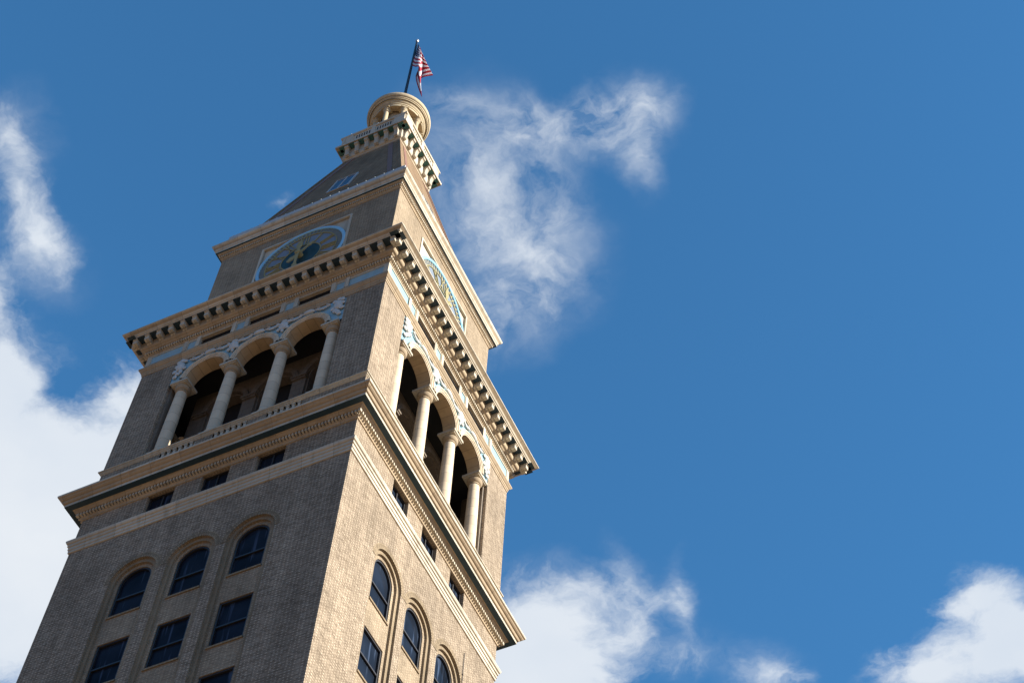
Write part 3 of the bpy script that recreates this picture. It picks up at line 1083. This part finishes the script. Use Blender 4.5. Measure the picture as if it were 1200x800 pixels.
def clock(kf):
    """dial built in its own plane: x right, z up, facing -Y, standing slightly proud of the brick"""
    root = None
    m = MB()
    p = lambda y: (lambda u, z: (u, y, z))
    circ = lambda r, n=72: [(r * math.cos(2 * PI * i / n), r * math.sin(2 * PI * i / n)) for i in range(n)]
    m.planar([circ(2.34)], p(0.0))
    dial = m.build('clock_face', 'dialglass', T)
    # blue rim
    m = MB()
    prof = [(2.27, 0.0), (2.27, -0.06), (2.30, -0.09), (2.41, -0.09), (2.45, -0.06), (2.45, 0.20)]
    nseg = 72
    for j in range(nseg):
        a, b = 2 * PI * j / nseg, 2 * PI * (j + 1) / nseg
        for (r0, y0), (r1, y1) in zip(prof[:-1], prof[1:]):
            m.face([(r * math.cos(t), y, r * math.sin(t)) for r, y, t in ((r0, y0, a), (r1, y1, a), (r1, y1, b), (r0, y0, b))])
    m.build('clock_rim', 'ring_blue', dial)
    # minute track and the two thin rings
    m = MB()
    def ring(r0, r1, y):
        for j in range(nseg):
            a, b = 2 * PI * j / nseg, 2 * PI * (j + 1) / nseg
            q = [(r0, a), (r1, a), (r1, b), (r0, b)]
            m.face([(r * math.cos(t), y, r * math.sin(t)) for r, t in q])
            m.face([(r0 * math.cos(t), yy, r0 * math.sin(t)) for t, yy in ((a, y), (b, y), (b, 0), (a, 0))])
    ring(1.06, 1.12, -0.045)
    m.build('inner_ring', 'gold', dial)
    m = MB()
    ring(1.935, 1.985, -0.045)
    for j in range(60):
        a = 2 * PI * j / 60
        hw = 0.032
        r0, r1 = 1.985, 2.26
        ca, sa = math.cos(a), math.sin(a)
        pts = [(r0, -hw), (r1, -hw * 1.05), (r1, hw * 1.05), (r0, hw)]
        m.face([(r * ca - t * sa, -0.04, r * sa + t * ca) for r, t in pts])
    m.build('minute_track', 'gold', dial)
    m = MB()
    m.lathe([(1.05, 0.02), (0.6, 0.03), (0.0, 0.04)], 48)
    m.v = [(x, -z, y) for x, y, z in m.v]
    m.build('dial_centre', 'dialcore', dial)
    for h, s in NUM.items():
        m = MB()
        ang = PI / 2 - 2 * PI * h / 12
        ca, sa = math.cos(ang), math.sin(ang)
        # local: t to the right of the numeral read upright, r outwards
        def bar(t0, t1, t2, t3):       # inner t0..t1, outer t2..t3
            pts = [(1.15, t0), (1.15, t1), (1.92, t3), (1.92, t2)]
            top = [(r * ca + t * sa, -0.05, r * sa - t * ca) for r, t in pts]
            bot = [(x, 0.001, z) for x, _, z in top]
            m.face(top)
            for i in range(4):
                j = (i + 1) % 4
                m.face([top[i], top[j], bot[j], bot[i]])
        wid = {'I': 0.15, 'V': 0.30, 'X': 0.30}
        tot = sum(wid[c] for c in s)
        x = -tot / 2
        for c in s:
            w_ = wid[c]
            if c == 'I':
                bar(x + 0.055, x + 0.095, x + 0.05, x + 0.10)
            elif c == 'V':
                bar(x + 0.12, x + 0.17, x + 0.02, x + 0.085)
                bar(x + 0.14, x + 0.19, x + 0.22, x + 0.28)
            else:
                bar(x + 0.21, x + 0.27, x + 0.02, x + 0.085)
                bar(x, x + 0.055, x + 0.22, x + 0.28)
            x += w_
        m.build('numeral', 'gold', dial)

    def hand(ang, ln, tail, wd, name, y):
        mm = MB()
        ca, sa = math.sin(ang), math.cos(ang)
        pts = [(-tail, -wd * .8), (-tail * .55, -wd * 1.5), (-tail * .3, -wd * .7), (0, -wd * .9), (ln * .6, -wd * .55), (ln * .72, -wd * 1.25), (ln, 0),
               (ln * .72, wd * 1.25), (ln * .6, wd * .55), (0, wd * .9), (-tail * .3, wd * .7), (-tail * .55, wd * 1.5), (-tail, wd * .8)]
        f_ = [(r * ca + t * sa, r * sa - t * ca) for r, t in pts]
        mm.planar([f_], p(y))
        mm.planar([f_], p(y + 0.04))
        mm.reveal(f_, p(y), p(y + 0.04))
        mm.build(name, 'gold', dial)
    hand(PI * 2 * 1.5 / 12, 1.02, 0.75, 0.13, 'hour_hand', -0.24)
    hand(PI, 1.75, 1.05, 0.12, 'minute_hand', -0.32)
    m = MB()
    m.lathe([(0.17, 0.0), (0.17, 0.33), (0.12, 0.38), (0, 0.39)], 16)
    m.v = [(x, -z, y) for x, y, z in m.v]
    m.build('hub', 'gold', dial)
    dial.location = FP(kf, 0, -0.02, ZC, W3)
    dial.rotation_euler = (0, 0, kf * PI / 2)


for kf in VIS:
    clock(kf)

# cornice over the clock, its gutter -------------------------------------------
m = MB()
m.sweep([(5.03, 75.28, 1), (5.08, 75.29, 1), (5.08, 75.38, 1), (5.12, 75.42, 1), (5.12, 75.60, 1), (5.22, 75.605, 1), (5.27, 75.66, 0),
         (5.28, 75.67, 2), (5.36, 75.672, 0), (5.36, 75.84, 0), (5.39, 75.86, 0), (5.42, 75.97, 1), (5.48, 76.06, 0), (5.53, 76.10, 0), (5.56, 76.18, 0), (5.56, 76.26, 0), (5.53, 76.28, 0), (4.9, 76.5, 0)])
dentils(m, 5.12, 0.07, 75.44, 75.585, 0.105, 0.058, 0)
m.build('clock_cornice', ['stone', 'stone_warm_shade', 'teal'], T)
m = MB()
m.sweep([(5.02, 76.4), (5.02, 76.95), (5.07, 76.96), (5.07, 77.28), (4.98, 77.30), (4.98, 77.36), (5.10, 77.38), (5.10, 77.68), (5.06, 77.70), (4.6, 77.62)])
gut = m.build('gutter', 'gutter', T)
m = MB()
for kf in range(4):
    for i in range(20):
        u = -4.9 + i * 9.8 / 19
        b0 = FP(kf, u, -0.04, 77.68, 5.1)
        m.box((b0[0] - .018, b0[1] - .018, 77.68), (b0[0] + .018, b0[1] + .018, 77.82))
m.build('snow_guard', 'white', gut)

# tapering roof -----------------------------------------------------------------
RW = lambda z: 3.85 - (z - 81.2) / 4.32
zb, zt = 77.5, 90.2
roof = MB()
roof.sweep([(RW(zb), zb), (RW(zt), zt)])
roofo = roof.build('roof', 'roof', T)


def slope_quad(mb, kf, pts, lift, mi=0):
    """pts (u,z) on the roof slope, lifted off it"""
    up = [FP(kf, u, lift, z, RW(z)) for u, z in pts]
    dn = [FP(kf, u, -0.02, z, RW(z)) for u, z in pts]
    mb.face(up, mi=mi)
    n = len(pts)
    for i in range(n):
        j = (i + 1) % n
        mb.face([up[i], up[j], dn[j], dn[i]], mi=mi)


m = MB()
for kf in VIS:
    for sg in (-1, 1):
        e = lambda z, o: sg * (RW(z) - o)
        slope_quad(m, kf, [(e(zb, 0.85), zb), (e(zb, 0.58), zb), (e(zt, 0.42), zt), (e(zt, 0.72), zt)], 0.03)
m.build('roof_strip', 'strip', roofo)
m = MB()
for a in range(4):
    sx, sy = ((-1, -1), (1, -1), (1, 1), (-1, 1))[a]
    for (o0, o1) in ((0.04, 0.0),):
        for (zz0, zz1) in ((zb, zt),):
            w0, w1 = RW(zz0), RW(zz1)
            l_ = 0.035
            m.face([(sx * (w0 + l_), sy * (w0 + l_), zz0), (sx * (w0 + l_), sy * (w0 - .16), zz0), (sx * (w1 + l_), sy * (w1 - .16), zz1), (sx * (w1 + l_), sy * (w1 + l_), zz1)])
            m.face([(sx * (w0 + l_), sy * (w0 + l_), zz0), (sx * (w0 - .16), sy * (w0 + l_), zz0), (sx * (w1 - .16), sy * (w1 + l_), zz1), (sx * (w1 + l_), sy * (w1 + l_), zz1)])
            m.face([(sx * (w0 - .16), sy * (w0 + l_), zz0), (sx * (w0 - .16), sy * w0, zz0), (sx * (w1 - .16), sy * w1, zz1), (sx * (w1 - .16), sy * (w1 + l_), zz1)])
            m.face([(sx * (w0 + l_), sy * (w0 - .16), zz0), (sx * w0, sy * (w0 - .16), zz0), (sx * w1, sy * (w1 - .16), zz1), (sx * (w1 + l_), sy * (w1 - .16), zz1)])
m.build('hip_tile', 'roof', roofo)
for kf in VIS:
    m = MB()
    for (u0, u1, z0, z1) in ((-0.66, -0.57, 81.4, 84.0), (0.57, 0.66, 81.4, 84.0), (-0.05, 0.03, 81.5, 83.9), (-0.57, 0.57, 81.4, 81.5), (-0.57, 0.57, 83.9, 84.0)):
        slope_quad(m, kf, [(u0, z0), (u1, z0), (u1, z1), (u0, z1)], 0.07)
    rwf = m.build('roof_window', 'gutter', T)
    m = MB()
    slope_quad(m, kf, [(-0.57, 81.5), (0.57, 81.5), (0.57, 83.9), (-0.57, 83.9)], 0.04)
    m.build('pane', 'skylight', rwf)

# bracketed gallery below the cupola -----------------------------------------------
m = MB()
m.sweep([(1.74, 89.95, 1), (1.84, 89.97, 1), (1.86, 90.06, 1), (1.80, 90.08, 0), (1.80, 90.28, 0), (1.88, 90.32, 0), (1.92, 90.40, 0), (1.92, 91.28, 1),
         (2.34, 91.282, 0), (2.34, 91.50, 0), (2.30, 91.52, 0), (2.26, 91.62, 0), (2.21, 91.66, 0), (2.21, 91.80, 0), (2.13, 91.82, 0), (2.13, 92.66, 0), (2.2, 92.68, 0), (2.22, 92.72, 0), (2.22, 92.84, 0), (1.9, 92.86, 0), (1.9, 91.9, 0), (0, 91.9, 0)])
CP = 0.645
for kf in range(4):
    for i in range(-3, 4):
        u = i * CP
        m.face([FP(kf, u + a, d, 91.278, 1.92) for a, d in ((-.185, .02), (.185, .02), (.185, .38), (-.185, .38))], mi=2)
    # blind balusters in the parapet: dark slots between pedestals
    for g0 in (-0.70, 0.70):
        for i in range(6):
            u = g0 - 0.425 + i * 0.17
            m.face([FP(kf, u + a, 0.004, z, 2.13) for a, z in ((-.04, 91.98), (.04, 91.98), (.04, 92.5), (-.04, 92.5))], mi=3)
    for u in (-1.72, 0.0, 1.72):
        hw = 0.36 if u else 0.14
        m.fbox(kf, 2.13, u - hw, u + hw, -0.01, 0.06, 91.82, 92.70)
gal = m.build('gallery', ['stone', 'stone_warm_shade', 'green', 'dark'], T)
pr = [(-0.01, 0.90), (0.33, 0.90), (0.35, 0.78), (0.33, 0.68), (0.27, 0.66), (0.22, 0.60), (0.17, 0.42), (0.15, 0.22), (0.17, 0.10), (0.12, 0.0), (0.04, -0.04), (-0.01, -0.04)]
b4 = bracket_mb(pr, 0.125).build('bracket', 'stone', gal)
fb_ = True
for kf in range(4):
    for i in range(-3, 3):
        loc = FP(kf, (i + 0.5) * CP, 0, 90.375, 1.92)
        if fb_:
            b4.location = loc
            fb_ = False
        else:
            copy_to(b4, gal, loc, kf * PI / 2)
m = MB()
m.lathe([(0, 92.84), (0.05, 92.86), (0.04, 92.92), (0.085, 92.98), (0.07, 93.06), (0, 93.09)], 10)
m.v = [(x, y, z - 92.84) for x, y, z in m.v]
fin = m.build('finial', 'white', gal, smooth=True)
fb_ = True
for kf in range(4):
    for u in (-1.58, 0.2):
        loc = FP(kf, u, 0, 92.84, 2.1)
        if fb_:
            fin.location = loc
            fb_ = False
        else:
            copy_to(fin, gal, loc, 0)

# round cupola -----------------------------------------------------------------------
m = MB()
m.lathe([(1.62, 91.88), (1.62, 92.3), (1.55, 92.32), (1.55, 93.1), (1.62, 93.12), (1.62, 93.25), (0, 93.26)], 48)
m.lathe([(1.06, 93.26), (1.06, 97.0)], 48)
m.build('cupola_base', 'cupola_stone', T, smooth=True)
m = MB()
m.lathe([(0, 97.08), (1.02, 97.06), (1.02, 96.98), (1.16, 96.95), (1.16, 96.72, 1), (1.56, 96.70), (1.56, 96.92), (1.60, 96.93), (1.60, 97.06), (1.66, 97.10), (1.70, 97.18), (1.70, 97.24),
         (1.76, 97.25, 2), (1.80, 97.252), (1.80, 97.34), (1.85, 97.36), (1.88, 97.44, 2), (1.90, 97.445), (1.94, 97.47), (1.98, 97.55), (2.0, 97.66), (1.98, 97.76), (1.92, 97.82), (1.78, 97.86),
         (1.70, 98.0), (1.55, 98.3), (1.3, 98.6), (0.95, 98.85), (0.5, 99.0), (0.3, 99.03), (0.3, 99.3), (0.2, 99.4), (0.16, 99.6), (0, 99.6)], 64)
cup = m.build('cupola', ['cupola_stone', 'stone_warm_shade', 'dark'], T, smooth=True)
m = MB()
m.lathe([(0.2, 0), (0.2, 0.1), (0.165, 0.14)] + [(0.16 - 0.02 * i / 6, 0.2 + 2.85 * i / 6) for i in range(7)] + [(0.17, 3.08), (0.15, 3.11), (0.20, 3.25), (0.24, 3.30), (0.24, 3.36)], 18)
m.box((-0.26, -0.26, 3.362), (0.26, 0.26, 3.43))
cc1 = m.build('cupola_column', 'cupola_stone', cup, smooth=True)
for i in range(8):
    a = i * PI / 4
    loc = (1.37 * math.cos(a), 1.37 * math.sin(a), 93.265)
    if i == 0:
        cc1.location = loc
    else:
        copy_to(cc1, cup, loc, a)

# ------------------------------------------------------------------ flagpole and flag
m = MB()
m.lathe([(0.17, 99.6), (0.17, 99.75), (0.11, 99.8), (0.095, 103), (0.07, 111.05), (0, 111.06)], 14)
m.v = [(x, y, z - 99.6) for x, y, z in m.v]
pole = m.build('flagpole', 'pole', None, smooth=True)
pole.location = (0, 0, 99.6)
pole['label'] = 'thin black flagpole standing on top of the round cupola'
pole['category'] = 'flagpole'
m = MB()
m.lathe([(0, 11.44), (0.08, 11.46), (0.13, 11.56), (0.13, 11.62), (0.08, 11.71), (0, 11.73)], 14)
m.build('ball', 'ball', pole, smooth=True)

FLAG = [
    [ (0.09, 0.07, 110.74), (0.08, 0.06, 109.8), (0.05, 0.04, 108.86), (0.03, 0.02, 107.86), (0.01, 0.01, 106.83) ],
    [ (0.21, -0.02, 110.25), (0.27, -0.09, 109.04), (0.32, -0.16, 107.91), (0.39, -0.21, 106.67), (0.49, -0.25, 105.56) ],
    [ (0.33, -0.01, 109.78), (0.49, -0.04, 108.55), (0.63, -0.08, 107.51), (0.79, -0.11, 106.29), (0.86, -0.21, 105.17) ],
    [ (0.21, 0.2, 110.22), (0.27, 0.28, 109.17), (0.3, 0.32, 108.11), (0.33, 0.37, 106.55), (0.29, 0.36, 105.12) ],
    [ (0.4, 0.01, 109.47), (0.59, -0.02, 108.04), (0.75, -0.07, 106.5), (0.92, -0.11, 104.06), (1.34, 0.05, 100.43) ],
    [ (0.23, 0.26, 110.05), (0.38, 0.43, 108.99), (0.51, 0.58, 107.94), (0.56, 0.66, 106.67), (0.47, 0.63, 105.35) ],
    [ (0.38, 0.11, 109.38), (0.71, 0.27, 107.95), (0.99, 0.38, 106.8), (1.24, 0.46, 105.87), (1.49, 0.56, 104.92) ],
]


def crom(P_, t):
    n_ = len(P_) - 1
    x = min(t * n_, n_ - 1e-6)
    i = int(x)
    f = x - i
    p0, p1, p2, p3 = P_[max(i - 1, 0)], P_[i], P_[i + 1], P_[min(i + 2, n_)]
    return tuple(0.5 * (2 * b + (c - a) * f + (2 * a - 5 * b + 4 * c - d) * f * f + (3 * b - a - 3 * c + d) * f ** 3) for a, b, c, d in zip(p0, p1, p2, p3))


NU, NV = 40, 39
grid = []
for i in range(NU + 1):
    row = []
    for j in range(NV + 1):
        cur = [crom(c, j / NV) for c in FLAG]
        row.append(crom(cur, i / NU))
    grid.append(row)
m = MB()
for i in range(NU):
    for j in range(NV):
        m.face([grid[i][j], grid[i + 1][j], grid[i + 1][j + 1], grid[i][j + 1]],
               [(i / NU, j / NV + 1e-4), ((i + 1) / NU, j / NV + 1e-4), ((i + 1) / NU, (j + 1) / NV - 1e-4), (i / NU, (j + 1) / NV - 1e-4)])
fl = m.build('flag', 'flag', None, smooth=True)
so = fl.modifiers.new('thick', 'SOLIDIFY')
so.thickness = 0.012
fl['label'] = 'red and white striped flag with dark blue canton hanging from the flagpole'
fl['category'] = 'flag'
